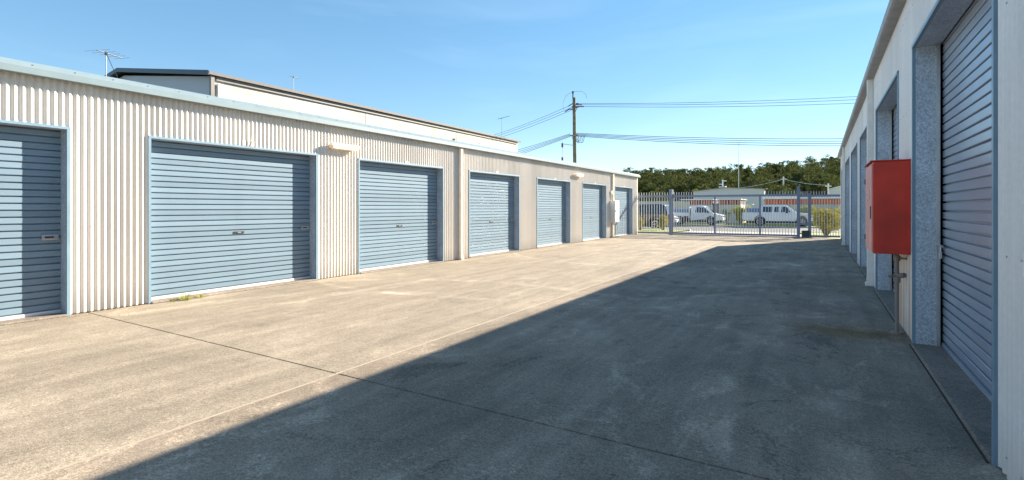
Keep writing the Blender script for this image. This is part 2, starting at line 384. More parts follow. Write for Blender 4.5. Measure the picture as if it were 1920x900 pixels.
def door(b, y0, y1, H, X, s, slat_me, smat, first, handle=True, number=None, side_lock=True, plate=True):
    """roller door in an opening y0..y1 of a wall at X; s=+1 when the wall faces +X"""
    D = .17
    bx = lambda a, c, *r: MB().box(min(X + s*a, X + s*c), max(X + s*a, X + s*c), *r)
    cur = X - s*(D + (.0 if s > 0 else .05))
    root = MB().box(min(cur - s*.03, cur - s*.05), max(cur - s*.03, cur - s*.05), y0 - .05, y1 + .05, 0, H + .3).build('roller_door', 'dark', b)
    n = int((H - .06) / SP) + (1 if s > 0 else 2)
    for k in range(n):
        o = bpy.data.objects.new('slat', slat_me); col.objects.link(o); o.parent = root
        off = Vector((0,0,0)); p = root
        while p: off += p.location; p = p.parent
        jit = random.uniform(-.0012, .0012)
        o.location = Vector((cur + jit, y0 - .02 if s > 0 else y1 + .02, .065 + k*SP)) - off
        if s < 0: o.rotation_euler.z = math.pi
    # curtain ends, bottom rail
    MB().box(min(cur + s*.012, cur - s*.02), max(cur + s*.012, cur - s*.02), y0 + .003, y1 - .003, .022, .066).build('bottom_rail', 'alu' if s > 0 else smat, root)
    if s > 0:   # roll cover above the curtain
        MB().box(cur - .02, cur + .004, y0, y1, .065 + n*SP, H + .05).build('top_flap', smat, root)
    # jambs and head: galvanised channels set in the reveal
    for ya, yb in ((y0 - .05, y0), (y1, y1 + .05)):
        bx(-D - .03, -.004, ya, yb, 0, H).build('jamb', 'galv', root)
        g0, g1 = (ya + .05, ya + .075) if ya < y0 else (yb - .075, yb - .05)
        if s < 0: bx(-D - .022, -D + .004, g0, g1, .02, H - .02).build('guide', 'lock', root)
    bx(-D - .03, -.004, y0 - .05, y1 + .05, H, H + .05).build('head', 'galv', root)
    # face trims
    tw = .036
    for ya, yb in ((y0 - tw, y0 - .001), (y1 + .001, y1 + tw)):
        bx(-.02, .024, ya, yb, .0, H + tw).build('frame_trim', 'trim', root)
    bx(-.02, .026, y0 - tw, y1 + tw, H + .002, H + tw + .002).build('frame_trim', 'trim', root)
    # bolts on the far jamb
    for z in (.07, H - .06):
        for dx in (.05, .12):
            for ya, yb in ((y1, y1 - .008), (y0, y0 + .008)):
                MB().tube((X - s*dx, ya, z), (X - s*dx, yb, z), .013, n=6).build('bolt', 'lock', root)
    # sill: a raised nib of concrete with a rounded nose
    e = .05 if s > 0 else .035
    bm = MB().cbox(min(X + s*e, X - s*.35), max(X + s*e, X - s*.35), y0 + .002, y1 - .002, -.05, .024, .014); bm.build('door_sill', 'sill', root)
    MB().box(*sorted((X + s*(e + .001), X + s*(e + .014))), y0 - .02, y1 + .02, -.01, .0025).build('sill_joint', 'joint', root)
    if handle:
        yc = (y0 + y1)/2; zc = .98
        h = MB().box(*sorted((cur + s*.004, cur + s*.012)), yc - .09, yc + .09, zc - .018, zc + .018).build('lift_handle', 'black', root)
        MB().box(*sorted((cur + s*.012, cur + s*.018)), yc - .03, yc + .03, zc - .012, zc + .012).build('key_plate', 'lock', h)
    if side_lock:
        yl = y1 - .13 if s > 0 else y1 - .06; zl = 1.02
        if s > 0:
            h = MB().cbox(cur + .003, cur + .02, yl - .07, yl + .10, zl - .035, zl + .035, .005).build('latch_plate', 'lock', root)
            MB().box(cur + .02, cur + .026, yl - .04, yl + .05, zl - .010, zl + .012).build('latch_bolt', 'black', h)
        else:
            zl = 1.02
            h = MB().tube((cur + s*.02, yl - .05, zl), (cur + s*.05, yl + .075, zl + .015), .014, n=8).build('slide_bolt', 'lock', root)
            MB().cbox(*sorted((cur + s*.022, cur + s*.045)), yl - .035, yl + .01, zl - .12, zl - .05, .004).build('padlock', 'lock', h)
            MB().path([(cur + s*.033, yl - .03, zl - .05), (cur + s*.033, yl - .03, zl + .01), (cur + s*.033, yl, zl + .01), (cur + s*.033, yl, zl - .05)], .005).build('shackle', 'lock', h)
    if plate:
        yp = (y0 + y1)/2 + .06; zp = H + tw + .055
        p = MB().box(*sorted((X + s*.010, X + s*.016)), *((yp - .10, yp + .10, H + tw + .008, zp + .035) if number else (yp - .05, yp + .04, H + tw + .008, zp))).build('number_plate', 'paint_white' if number is None else 'pipe', root)
        if number:
            me = text_mesh(number, .13, 'paint_white', .006)
            t = put('numerals', me, p); t.rotation_euler = (R(90), 0, R(90)); t.location = Vector((X + s*.026, yp + .02, zp)) - off_of(p)
    return root

def off_of(p):
    off = Vector((0,0,0))
    while p: off += p.location; p = p.parent
    return off

# ------------------------------------------------------------------ left row of units
LB = thing('storage_units', 'long row of cream corrugated storage units with seven lit blue roller doors', 'storage building', (-12.6, 13, 0))
HL, TL = 2.42, 3.12
ldoors = [(-.12, 2.72), (3.70, 6.56), (7.66, 10.46), (11.66, 14.40), (15.66, 18.36), (19.62, 22.30), (23.52, 26.14)]
sl_me = slat_mesh(2.9, 'slat')
numbers = [None, '17', None, None, None, None, None]
for i, (a, b_) in enumerate(ldoors):
    door(LB, a, b_, HL, XL, 1, sl_me, 'slat', i == 0, number=numbers[i], plate=i > 0)
edges = [-6.0] + [v for d in ldoors for v in d] + [27.0]
for k in range(0, len(edges), 2):
    corr(XL, edges[k] + (0 if k == 0 else .03), edges[k+1] - (0 if k == len(edges)-2 else .03), 0.012, TL).build('wall_panel', 'cream', LB, fix=False)
for a, b_ in ldoors:
    corr(XL, a - .03, b_ + .03, HL + .03, TL).build('header_panel', 'cream', LB, fix=False)
# rows of wall screws
for k in range(0, len(edges), 2):
    m = MB(); y = math.ceil(edges[k]/PITCH)*PITCH + PITCH/4
    while y < edges[k+1] - .05:
        for z in (.12, 1.15, 2.45): m.tube((XL + AMP - .002, y, z), (XL + AMP + .004, y, z), .006, n=6)
        y += PITCH*3
    if m.v: tag(m.build('wall_screw', 'lock', LB), kind='stuff')
shell = MB().box(-17, -8.80, -6, 26.98, 0, 3.1).build('inner_shell', 'dark', LB)
MB().box(-17.1, -8.44, 26.99, 27.04, 0, 3.12).build('end_wall', 'cream', LB)
MB().box(-8.47, -8.385, 26.95, 27.05, 0, 3.12).build('corner_trim', 'pipe', LB)
MB().add([(-8.30,-6,3.115),(-17.1,-6,2.9),(-17.1,27.06,2.9),(-8.30,27.06,3.115),(-8.30,-6,3.10),(-17.1,-6,2.885),(-17.1,27.06,2.885),(-8.30,27.06,3.10)],
     [(0,1,2,3),(7,6,5,4),(0,4,5,1),(1,5,6,2),(2,6,7,3),(3,7,4,0)]).build('roof', 'roof', LB)
cap = MB().prism([(-8.26,3.035),(-8.245,3.035),(-8.245,3.115),(-8.33,3.195),(-8.60,3.215),(-8.60,3.195),(-8.335,3.18),(-8.26,3.108)], 'y', -6, 27.12).build('barge_capping', 'fascia', LB)
MB().box(-8.40, -8.262, -6, 27.1, 3.04, 3.05).build('soffit', 'fascia', LB)
m = MB(); y = -1.0
while y < 27:
    m.tube((-8.285, y, 3.150), (-8.279, y, 3.156), .011, n=6); y += .42
tag(m.build('capping_screw', 'lock', cap), kind='stuff')
def downpipe(b, X, s, Y, H, mat):
    d = MB().cbox(min(X + s*.012, X + s*.105), max(X + s*.012, X + s*.105), Y - .05, Y + .05, .06, H, .012).build('downpipe', mat, b)
    for z in (.10, .75, 2.3):
        MB().box(min(X + s*.010, X + s*.110), max(X + s*.010, X + s*.110), Y - .055, Y + .055, z, z + .03).build('pipe_bracket', mat, d)
    MB().cbox(min(X + s*.012, X + s*.13), max(X + s*.012, X + s*.13), Y - .055, Y + .055, .0, .07, .01).build('pipe_shoe', mat, d)
for Y in (11.18, 23.10): downpipe(LB, XL, 1, Y, 3.06, 'pipe')

# ------------------------------------------------------------------ right row of units
RB = thing('storage_units', 'row of white corrugated storage units in shade with tall blue roller doors', 'storage building', (5, 14, 0))
HR, TR = 3.03, 3.74
rdoors = [(-.23 + 4*k - .0, 2.58 + 4*k) for k in range(0, 7)]
sr_me = slat_mesh(2.86, 'slat_r')
for i, (a, b_) in enumerate(rdoors):
    door(RB, a, b_, HR, XR, -1, sr_me, 'slat_r', i == 0, handle=False)
edges = [-6.0] + [v for d in rdoors for v in d] + [27.7]
for k in range(0, len(edges), 2):
    corr(XR, edges[k] + (0 if k == 0 else .03), edges[k+1] - (0 if k == len(edges)-2 else .03), 0.012, TR).build('wall_panel', 'white', RB, fix=False)
for a, b_ in rdoors:
    corr(XR, a - .03, b_ + .03, HR + .03, TR).build('header_panel', 'white', RB, fix=False)
for k in range(0, len(edges), 2):
    m = MB(); y = math.ceil(edges[k]/PITCH)*PITCH + PITCH*3/4
    while y < edges[k+1] - .05:
        for z in (.12, 1.15, 2.45, 3.5): m.tube((XR - AMP + .002, y, z), (XR - AMP - .004, y, z), .006, n=6)
        y += PITCH*3
    if m.v: tag(m.build('wall_screw', 'lock', RB), kind='stuff')
MB().box(1.40, 10, -6, 27.68, 0, 3.7).build('inner_shell', 'dark', RB)
MB().box(.87, 10.1, 27.69, 27.74, 0, 3.75).build('end_wall', 'white', RB)
MB().box(.815, .90, 27.65, 27.75, 0, 3.75).build('corner_trim', 'pipew', RB)
MB().add([(.75,-6,3.80),(10.1,-6,4.05),(10.1,27.8,4.05),(.75,27.8,3.80),(.75,-6,3.78),(10.1,-6,4.03),(10.1,27.8,4.03),(.75,27.8,3.78)],
     [(3,2,1,0),(4,5,6,7),(0,1,5,4),(1,2,6,5),(2,3,7,6),(3,0,4,7)]).build('roof', 'roof', RB)
MB().prism([(XR-.005,3.70),(.72,3.70),(.697,3.715),(.690,3.80),(.70,3.815),(.712,3.80),(.72,3.725),(.825,3.725)], 'y', -6, 27.85).build('gutter', 'gutter', RB)
MB().box(.826, .84, -6, 27.84, 3.69, 3.82).build('fascia_board', 'gutter', RB)
for Y in (11.2, 23.1): downpipe(RB, XR, -1, Y, 3.71, 'pipew')

# ------------------------------------------------------------------ things on the units
def wall_light(Y, z, label):
    t = thing('wall_light', label, 'light', (XL, Y, z), 'batten lights on the storage units')
    MB().box(XL + .005, XL + .10, Y - .31, Y - .26, z - .035, z + .03).build('bracket', 'pipe', t)
    MB().box(XL + .005, XL + .10, Y + .26, Y + .31, z - .035, z + .03).build('bracket', 'pipe', t)
    MB().cbox(XL + .07, XL + .17, Y - .36, Y + .36, z - .01, z + .05, .012).build('housing', 'pipe', t)
    MB().cbox(XL + .08, XL + .16, Y - .33, Y + .33, z - .06, z - .008, .02).build('diffuser', 'pipe', t)
wall_light(7.18, 2.64, 'long cream batten light on the wall between the second and third doors')
wall_light(19.02, 2.72, 'small cream batten light on the wall farther down the left row')

t = thing('electrical_box', 'grey metal switchboard box on the left wall beside the last door', 'electrical box', (XL + .13, 23.1, .73))
MB().cbox(XL + .01, XL + .25, 22.8, 23.42, .73, 1.75, .01).build('case', 'greybox', t)
MB().cbox(XL + .25, XL + .262, 22.82, 23.40, .75, 1.73, .004).build('box_door', 'greybox', t)
MB().box(XL + .262, XL + .275, 22.87, 22.90, 1.2, 1.3).build('handle', 'black', t)
MB().tube((XL + .05, 22.92, 1.75), (XL + .05, 22.92, 2.1), .02).build('conduit', 'pipe', t)
MB().cbox(XL + .012, XL + .09, 22.86, 22.98, 2.05, 2.2, .01).build('junction_box', 'greybox', t)
MB().tube((XL + .06, 23.0, .02), (XL + .06, 23.0, .73), .025).build('conduit', 'pipe', t)

t = thing('fire_hose_cabinet', 'big red steel fire hose cabinet mounted on the right wall', 'cabinet', (.66, 7.23, .9))
MB().cbox(.50, .822, 6.80, 7.68, .905, 1.905, .006).build('case', 'red', t)
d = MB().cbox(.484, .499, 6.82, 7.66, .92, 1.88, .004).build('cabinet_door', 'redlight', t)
MB().box(.476, .4835, 6.87, 6.90, 1.28, 1.42).build('handle', 'black', d)
for z in (1.05, 1.72): MB().tube((.484, 7.665, z - .03), (.484, 7.665, z + .03), .01).build('hinge', 'black', d)
MB().cbox(.47, .83, 6.785, 7.695, 1.9055, 1.918, .004).build('rain_lid', 'red', t)
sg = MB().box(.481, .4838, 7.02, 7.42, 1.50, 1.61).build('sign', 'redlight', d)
for i, tx in enumerate(('FIRE HOSE', 'REEL')):
    me = text_mesh(tx, .062, 'paint_white', .001)
    q = put('lettering', me, d); q.rotation_euler = (R(90), 0, R(-90)); q.location = Vector((.4795, 7.22, 1.58 - i*.06)) - off_of(d)

t = thing('standpipe', 'grey steel water pipe with a valve standing under the red cabinet', 'pipe', (.74, 7.12, 0))
MB().tube((.74, 7.12, 0), (.74, 7.12, .91), .021, n=10).build('pipe', 'gutb', t)
MB().tube((.74, 7.12, .0), (.74, 7.12, .02), .06, n=10).build('flange', 'gutb', t)
for z in (.60, .84): MB().tube((.74, 7.12, z - .03), (.74, 7.12, z + .03), .034, n=8).build('coupling', 'gutb', t)
v = MB().tube((.74, 7.12, .64), (.80, 7.06, .66), .028, n=8).build('valve', 'gutb', t)
MB().tube((.66, 7.10, .63), (.82, 7.10, .66), .012, n=6).build('lever', 'gutb', v)
MB().tube((.74, 7.12, .84), (.828, 7.10, .84), .014, n=6).build('pipe_clip', 'gutb', t)

# weed in the door sill, litter
def blades(m, c, n, h, spread, wd):
    for _ in range(n):
        a = random.uniform(0, 2*math.pi); r = random.uniform(0, spread*.25); L = random.uniform(.5, 1)*h
        lean = random.uniform(.2, 1.3)
        b0 = Vector((c[0] + math.cos(a)*r, c[1] + math.sin(a)*r, c[2])); dr = Vector((math.cos(a), math.sin(a), 0)); sd = Vector((-math.sin(a), math.cos(a), 0))*wd
        p1 = b0 + dr*lean*L*.35 + Vector((0,0,L*.55)); p2 = b0 + dr*lean*L*.95 + Vector((0,0,L*.7))
        m.add([b0 - sd, b0 + sd, p1 + sd*.8, p1 - sd*.8, p2], [(0,1,2,3), (3,2,4)])
wt = thing('weed', 'yellow green weed tuft growing at the sill of the wide roller door', 'weed', (-8.27, 4.14, 0))
for c, k, h in (((-8.26, 4.12, 0), 40, .15), ((-8.28, 4.34, 0), 18, .10), ((-8.27, 3.95, 0), 12, .08)):
    m = MB(); blades(m, c, k, h, .3, .005); tag(m.build('leaf_tuft', 'weed', wt, fix=False), kind='stuff')
m = MB()
for yy in (15.9, 16.6, 17.2, 17.7): blades(m, (-8.33, yy, 0), 14, .05, .3, .004)
tag(m.build('weed_strip', 'weed', fix=False), 'thin line of tiny weeds along a door sill far down the left row', 'weed')

m = MB(); rl = random.Random(11)
for _ in range(70):
    x = rl.uniform(-8.1, .6); y = rl.uniform(2.2, 18)*rl.uniform(.5, 1); a = rl.uniform(0, 6.3); q = rl.uniform(.008, .02)
    if rl.random() < .35: x = rl.choice((-8.28, .74)) + rl.uniform(-.06, .06)
    c, d_ = math.cos(a), math.sin(a)
    m.add([(x - c*q, y - d_*q, .003), (x + d_*q*.4, y - c*q*.4, .006), (x + c*q, y + d_*q, .010), (x - d_*q*.4, y + c*q*.4, .004)], [(0,1,2,3)])
tag(m.build('leaf_litter', leafmat('dry_leaf', (.16, .09, .035), (.42, .38, .30)), fix=False), 'scattered dry leaf flakes and specks on the yard concrete', 'litter', kind='stuff')

# ------------------------------------------------------------------ gate and fences
GA, GB = Vector((-8.36, 26.97, 0)), Vector((.80, 27.72, 0))
gd = (GB - GA).normalized(); gn = Vector((-gd.y, gd.x, 0))
def gpos(u):                                        # distance along the gate line for a column of the photo
    x = (u - 960)/960; dr = Vector((-math.sin(TH) + x*math.cos(TH), math.cos(TH) + x*math.sin(TH), 0))
    den = dr.x*gd.y - dr.y*gd.x
    tt = (GA.x*gd.y - GA.y*gd.x)/den
    return (dr*tt - GA).dot(gd)
def gbox(m, s0, s1, n0, n1, z0, z1):
    c = [GA + gd*s0 + gn*n0, GA + gd*s1 + gn*n0, GA + gd*s1 + gn*n1, GA + gd*s0 + gn*n1]
    return m.add([(p.x, p.y, z0) for p in c] + [(p.x, p.y, z1) for p in c], [(0,3,2,1),(4,5,6,7),(0,1,5,4),(1,2,6,5),(2,3,7,6),(3,0,4,7)])
def fence(name, label, cat, s0, s1, z0, zr, n, stiles, off=0, rail=.06):
    t = thing(name, label, cat, tuple(GA + gd*((s0 + s1)/2)))
    gbox(MB(), s0, s1, off - rail/2, off + rail/2, zr - .10, zr).build('top_rail', 'gate', t)
    gbox(MB(), s0, s1, off - rail/2, off + rail/2, z0, z0 + .09).build('bottom_rail', 'gate', t)
    for q in stiles: gbox(MB(), q - .045, q + .045, off - rail/2 - .004, off + rail/2 + .004, z0 + .01, zr - .005).build('stile', 'gate', t)
    me = gbox(MB(), -.0125, .0125, -.0125, .0125, z0 + .05, zr + .16)
    k = [(p[0] - GA.x, p[1] - GA.y, p[2]) for p in me.v]; me.v = k; pm = me.mesh('picket', 'picket')
    base = off_of(t)
    for i in range(n):
        q = s0 + (s1 - s0)*(i + .5)/n
        if any(abs(q - z) < .06 for z in stiles): continue
        o = bpy.data.objects.new('picket', pm); col.objects.link(o); o.parent = t; o.location = GA + gd*q + gn*off - base
    return t
sA, sB, sC, sD = gpos(1257), gpos(1340), gpos(1425), gpos(1497)
sE = gpos(1518); GL = (GB - GA).length
fence('fence_panel', 'short fixed blue grey picket fence panel against the left units', 'fence', .0, sA - .08, .05, 2.06, 12, [])
fence('sliding_gate', 'wide blue grey steel sliding gate with upright pickets across the driveway', 'gate', sA - .02, sD + .02, .05, 2.06, 48, [sA + .07, sB, sC], off=.14)
fence('fence_panel', 'fixed blue grey picket fence panel against the right units', 'fence', sE, GL, .05, 2.02, 11, [])
t = fence('fence_panel', 'narrow picket fence panel above the dark green gate motor', 'fence', sD + .06, sE - .06, .60, 2.02, 4, [])
for s_, h, lab in ((sA, 2.36, 'thick steel gate post with white cap bracket left of the sliding gate'), (sD, 2.42, 'tall steel gate post to the left of the gate motor'), (sE, 2.08, 'shorter steel gate post to the right of the gate motor')):
    p = thing('gate_post', lab, 'post', tuple(GA + gd*s_))
    gbox(MB(), s_ - .065, s_ + .065, -.065, .065, 0, h).build('shaft', 'gate', p)
    gbox(MB(), s_ - .07, s_ + .07, -.07, .07, h, h + .012).build('cap', 'gate', p)
    gbox(MB(), s_ - .11, s_ + .11, -.11, .11, 0, .014).build('base_plate', 'gate', p)
    if s_ == sA: gbox(MB(), s_ + .07, s_ + .14, -.04, .04, 2.12, 2.36).build('guide_bracket', 'alu', p)
g = thing('gate_motor', 'small dark green gate motor housing on the ground by the gate post', 'motor', tuple(GA + gd*(sD + .29)))
bm = MB(); gbox(bm, sD + .13, sD + .43, -.22, .06, .03, .33)
for i in (4, 5): bm.v[i] = (bm.v[i][0] , bm.v[i][1] + .03, bm.v[i][2])
bm.build('housing', 'motor', g)
gbox(MB(), sD + .10, sD + .46, -.25, .09, 0, .03).build('base', 'kerb', g)
gbox(MB(), sD + .16, sD + .40, -.19, .03, .33, .35).build('lid', 'motor', g)
tk = MB(); gbox(tk, sA - .1, sE + .1, .12, .16, 0, .035); tag(tk.build('gate_track', 'gutb'), 'steel ground track under the sliding gate', 'track')
# stay bar from the fence up to the wall of the left units
tag(MB().tube(tuple(GA + gd*.05 + Vector((0,0,2.0))), (XL + .03, 26.4, 1.55), .016, n=6).build('stay_bar', 'gate'), 'thin dark stay bar from fence top to the corner of the left units', 'bar')

# ------------------------------------------------------------------ warehouse behind the left units
WB = thing('warehouse', 'tall pale concrete warehouse with dark roof edge behind the left storage units', 'warehouse', (-28.7, 23.6, 0))
WX, WY0, WY1, WZ = -21.0, 11.5, 35.8, 6.72
pl = (WY1 - WY0)/3
for i in range(3):
    MB().cbox(WX - .18, WX, WY0 + i*pl + .012, WY0 + (i+1)*pl - .012, 0, WZ, .01).build('concrete_panel', 'panel', WB)
MB().box(WX - .15, WX - .03, WY0, WY1, 0, WZ - .05).build('panel_joint', 'joint', WB)
RX, RZ2 = -28.7, 7.92
for Y, s in ((WY0, 1), (WY1, -1)):
    MB().prism([(WX - .02, 0), (WX - .02, WZ), (RX, RZ2 - .15), (2*RX - WX, WZ), (2*RX - WX, 0)], 'y', Y - .0 if s > 0 else Y - .08, Y + .08 if s > 0 else Y).build('gable_wall', 'gable', WB)
MB().box(2*RX - WX, 2*RX - WX + .15, WY0, WY1, 0, WZ).build('rear_wall', 'panel', WB)
rf = MB().prism([(WX + .18, WZ + .10), (RX, RZ2 + .10), (2*RX - WX - .18, WZ + .10), (2*RX - WX - .18, WZ + .03), (RX, RZ2 - .02), (WX + .18, WZ + .03)], 'y', WY0 - .25, WY1 + .25).build('roof', 'darkroof', WB)
MB().prism([(WX + .10, WZ + .01), (WX + .20, WZ + .01), (WX + .215, WZ + .12), (WX + .185, WZ + .12), (WX + .10, WZ + .03)], 'y', WY0 - .26, WY1 + .26).build('gutter', 'gutb', rf)
MB().prism([(WX + .20, WZ - .03), (WX + .20, WZ + .16), (RX, RZ2 + .16), (2*RX - WX - .20, WZ + .16), (2*RX - WX - .20, WZ - .03), (RX, RZ2 - .03)], 'y', WY0 - .30, WY0 - .26).build('barge_board', 'darkroof', rf)
MB().box(WX - .02, WX + .08, WY0 + .1, WY1 - .1, WZ - .16, WZ - .002).build('eave_shadow_strip', 'gutb', WB)  # dark strip standing in for the shadow under the eave
MB().box(WX - .01, WX + .12, WY0 - .14, WY0 + .0, 0, WZ).build('corner_column', 'gutb', WB)
MB().cbox(WX + .02, WX + .14, WY0 + .12, WY0 + .26, 0, WZ - .28, .02).build('downpipe', 'pipew', WB)

# ------------------------------------------------------------------ aerials
def aerial(loc, h, boom, els, rz, label, cable=None, el_l=.42):
    t = thing('tv_aerial', label, 'aerial', loc)
    L = Vector(loc)
    MB().tube(L, L + Vector((0,0,h)), .012, n=6).build('mast', 'gutter', t)
    dr = Vector((math.cos(rz), math.sin(rz), .0)); sd = Vector((-dr.y, dr.x, 0)); top = L + Vector((0,0,h - .04))
    b = MB().tube(top - dr*boom*.35 + Vector((0,0,.0)), top + dr*boom*.65, .014, n=6).build('boom', 'black', t)
    for i in range(els):
        c = top + dr*boom*(-.33 + .96*i/max(1, els-1)); ln = el_l*(1 - .45*i/els)
        MB().tube(c - sd*ln, c + sd*ln, .0035, n=5).build('element', 'gutter', t)
    MB().cbox(top.x - .03, top.x + .03, top.y - .03, top.y + .03, top.z - .05, top.z + .03, .008).build('clamp', 'black', t)
    if cable:
        pts = [top + (Vector(cable) - top)*k + Vector((0,0,-.15*math.sin(math.pi*k))) for k in [i/6 for i in range(7)]]
        MB().path(pts, .008, 5).build('cable', 'wire', t)
aerial((-16.5, 6.2, 2.9), 2.72, .75, 5, R(112), 'spiky tv aerial on a mast above the left storage roof', (-17.0, 7.2, 4.2), .40)
aerial((-22.4, 16.2, 6.9), 1.05, .5, 4, R(100), 'tiny tv aerial on the warehouse roof ridge side', None, .18)
aerial((-22.0, 35.0, 6.8), 1.9, 1.7, 7, R(-25), 'tv aerial with a long boom at the far end of the warehouse roof', None, .14)

# ------------------------------------------------------------------ power pole and lines
PX, PY = -16.2, 36.5
pp = thing('power_pole', 'tall weathered timber power pole beyond the left units', 'power pole', (PX, PY, -.1))
MB().tube((PX, PY, -.1), (PX - .12, PY, 9.95), .17, .125, n=12).build('pole', 'wood', pp)
TOP = Vector((PX - .12, PY, 9.9))
MB().tube(TOP + Vector((-.1, 0, 0)), TOP + Vector((-.1, 0, .55)), .05, n=8).build('pole_top_pin', 'insul', pp)
MB().tube(TOP + Vector((-.1, 0, .4)), TOP + Vector((-.1, 0, .56)), .085, n=8).build('pin_insulator', 'insul', pp)
ca = Vector((.857, .515, 0)); ca2 = Vector((.6, -.8, 0))
MB().tube(TOP + Vector((-.35, .45, -.55)), TOP + Vector((.75, -.95, -.9)), .065, n=6).build('crossarm', 'wood', pp)
MB().tube(TOP + Vector((.0, -.2, -1.5)), TOP + Vector((.6, -.75, -.88)), .025, n=6).build('brace', 'gutb', pp)
for i, (dx, dy, dz) in enumerate([(-.3,.4,-.3),(.35,-.4,-.6),(.7,-.85,-.85),(-.5,.2,-.75)]):
    c = TOP + Vector((dx, dy, dz)); MB().tube(c, c + ca*.45, .045, n=8).build('strain_insulator', 'insul', pp)
    MB().tube(c - Vector((.9,-.4,.25))*.5, c, .04, n=8).build('strain_insulator', 'insul', pp)
for k in range(5):
    a = TOP + Vector((.15 + .12*k, -.1, -2.85 - .06*(k % 2))); MB().path([a + Vector((-.3,0,0)), a + Vector((-.2,0,-.35 - .07*k)), a + Vector((.15,0,-.42 - .05*k)), a + Vector((.35,0,-.05))], .017, 5).build('jumper_loop', 'wire', pp)
MB().box(PX - .35, PX + .35, PY - .28, PY - .14, 6.95, 7.05).build('lower_crossarm', 'gutb', pp)
j = [TOP + Vector((-.95, .1, -.75)), TOP + Vector((-1.0, .1, -.2)), TOP + Vector((-.7, .1, .35)), TOP + Vector((-.1, .1, .56)), TOP + Vector((.6, .1, .5)), TOP + Vector((.95, .1, .2)), TOP + Vector((1.0, .1, -.1))]
MB().path(j, .010, 5).build('jumper_wire', 'wire', pp)
# service mast left of the pole, tied back to it by an arm
sm = thing('service_mast', 'thin service mast with insulators beside the timber power pole', 'mast', (PX - 1.2, PY + .2, 3))
MB().tube((PX - 1.22, PY + .2, 2.5), (PX - 1.22, PY + .2, 6.6), .022, n=6).build('mast', 'lock', sm)
for z in (5.25, 6.35): MB().tube((PX - 1.22, PY + .2, z - .16), (PX - 1.22, PY + .2, z + .16), .08, n=8).build('insulator', 'insul', sm)
MB().tube((PX - 1.2, PY + .2, 6.45), (PX - .1, PY, 6.25), .03, n=6).build('arm', 'lock', sm)
def wirerun(a, b, sag, label, r=.015, n=14):
    a = Vector(a); b = Vector(b)
    pts = [a.lerp(b, i/n) - Vector((0, 0, sag*4*(i/n)*(1 - i/n))) for i in range(n + 1)]
    tag(MB().path(pts, r, 5).build('power_line', 'wire', fix=False), label, 'power line', 'overhead power lines')
FARR = TOP + ca*46; FARL = Vector((-48, 52, 9.9))
for i, (dx, dy, dz) in enumerate([(-.3,.4,-.3),(.35,-.4,-.6),(.7,-.85,-.85)]):
    c = TOP + Vector((dx, dy, dz)); names = ('topmost', 'middle', 'lowest')
    wirerun(c + ca*.45, FARR + Vector((dx, dy, dz + 2.6 - .25*i)), .7, names[i] + ' of three thin high wires running right from the pole')
    wirerun(c - Vector((.9,-.4,.25))*.5, FARL + Vector((-dx*2, dy, dz - .3 - .4*i)), .9, names[i] + ' of three thin high wires running left behind the warehouse')
for k in range(4):
    a = TOP + Vector((.25, -.2, -2.75 - .07*k))
    nm = ('first', 'second', 'third', 'fourth')[k]
    wirerun(a, FARR + Vector((0, 0, -2.0 - .10*k)), .75 + .10*k, nm + ' cable from the top of the low bundle running right from the pole', .02)
    wirerun(a + Vector((-.5,0,0)), Vector((-44 - 2*k, 49, 6.3 - .9*k)), .55, nm + ' cable from the top of the low bundle dropping left from the pole', .018)

# ------------------------------------------------------------------ foliage builders
def leaf_cloud(m, c, rad, n, size, flat=.75, shell=.35):
    c = Vector(c)
    for _ in range(n):
        d = Vector((random.gauss(0,1), random.gauss(0,1), random.gauss(0,1))).normalized()
        r = (random.random()**shell)
        p = c + Vector((d.x*rad[0], d.y*rad[1], d.z*rad[2]))*r
        nn = (d + Vector((random.gauss(0,.7), random.gauss(0,.7), random.gauss(.2,.7)))).normalized()
        a = nn.orthogonal().normalized(); b = nn.cross(a); t = random.uniform(0, 6.3)
        a, b = a*math.cos(t) + b*math.sin(t), b*math.cos(t) - a*math.sin(t)
        s = size*random.uniform(.6, 1.3)
        m.add([p - a*s, p - b*s*flat*.5, p + a*s, p + b*s*flat*.5], [(0,1,2,3)])
def shrub(name, loc, rad, h, label, mat, n=900, size=.05, clumps=9, stemh=.25, group=None, cat='shrub'):
    t = thing(name, label, cat, loc, group); x, y, z = loc
    m = MB(); st = MB()
    for k in range(clumps):
        a = random.uniform(0, 6.3); q = random.uniform(.1, .72)
        c = (x + math.cos(a)*rad*q, y + math.sin(a)*rad*q, z + stemh + (h - stemh)*random.uniform(.22, .80))
        rr = rad*random.uniform(.3, .5)
        leaf_cloud(m, c, (rr, rr, min(rr, h*.3)), n//clumps, size)
        st.tube((x + random.uniform(-.06,.06), y + random.uniform(-.06,.06), z - .05), c, .022, .008, n=5)
    m.build('foliage', mat, t, fix=False); st.build('stem', 'stem', t)
    return t
shrub('shrub', (ground_x(1549, 30.6), 30.6, -.05), .85, 1.45, 'golden leafed shrub with bare stems just beyond the right fence panel', 'l_gold', 5200, .06, 34, .3)
shrub('shrub', (ground_x(1243, 34.6), 34.6, -.08), .52, 1.15, 'rounded golden shrub in front of the dark car by the gate post', 'l_gold', 1800, .05, 14, .1)
shrub('shrub', (ground_x(1200, 33.6), 33.6, -.08), .42, .95, 'small golden shrub right at the corner of the left units', 'l_gold', 1200, .05, 10, .1)
shrub('bush', (ground_x(1388, 51.5), 51.5, -.12), 1.0, 1.95, 'bright yellow green bush between the two white utes', 'l_yel', 3400, .085, 22, .1)
shrub('bush', (ground_x(1513, 52.0), 52.0, -.12), .95, 1.75, 'bright yellow bush behind the bonnet of the right ute', 'l_yel', 2600, .085, 18, .1)
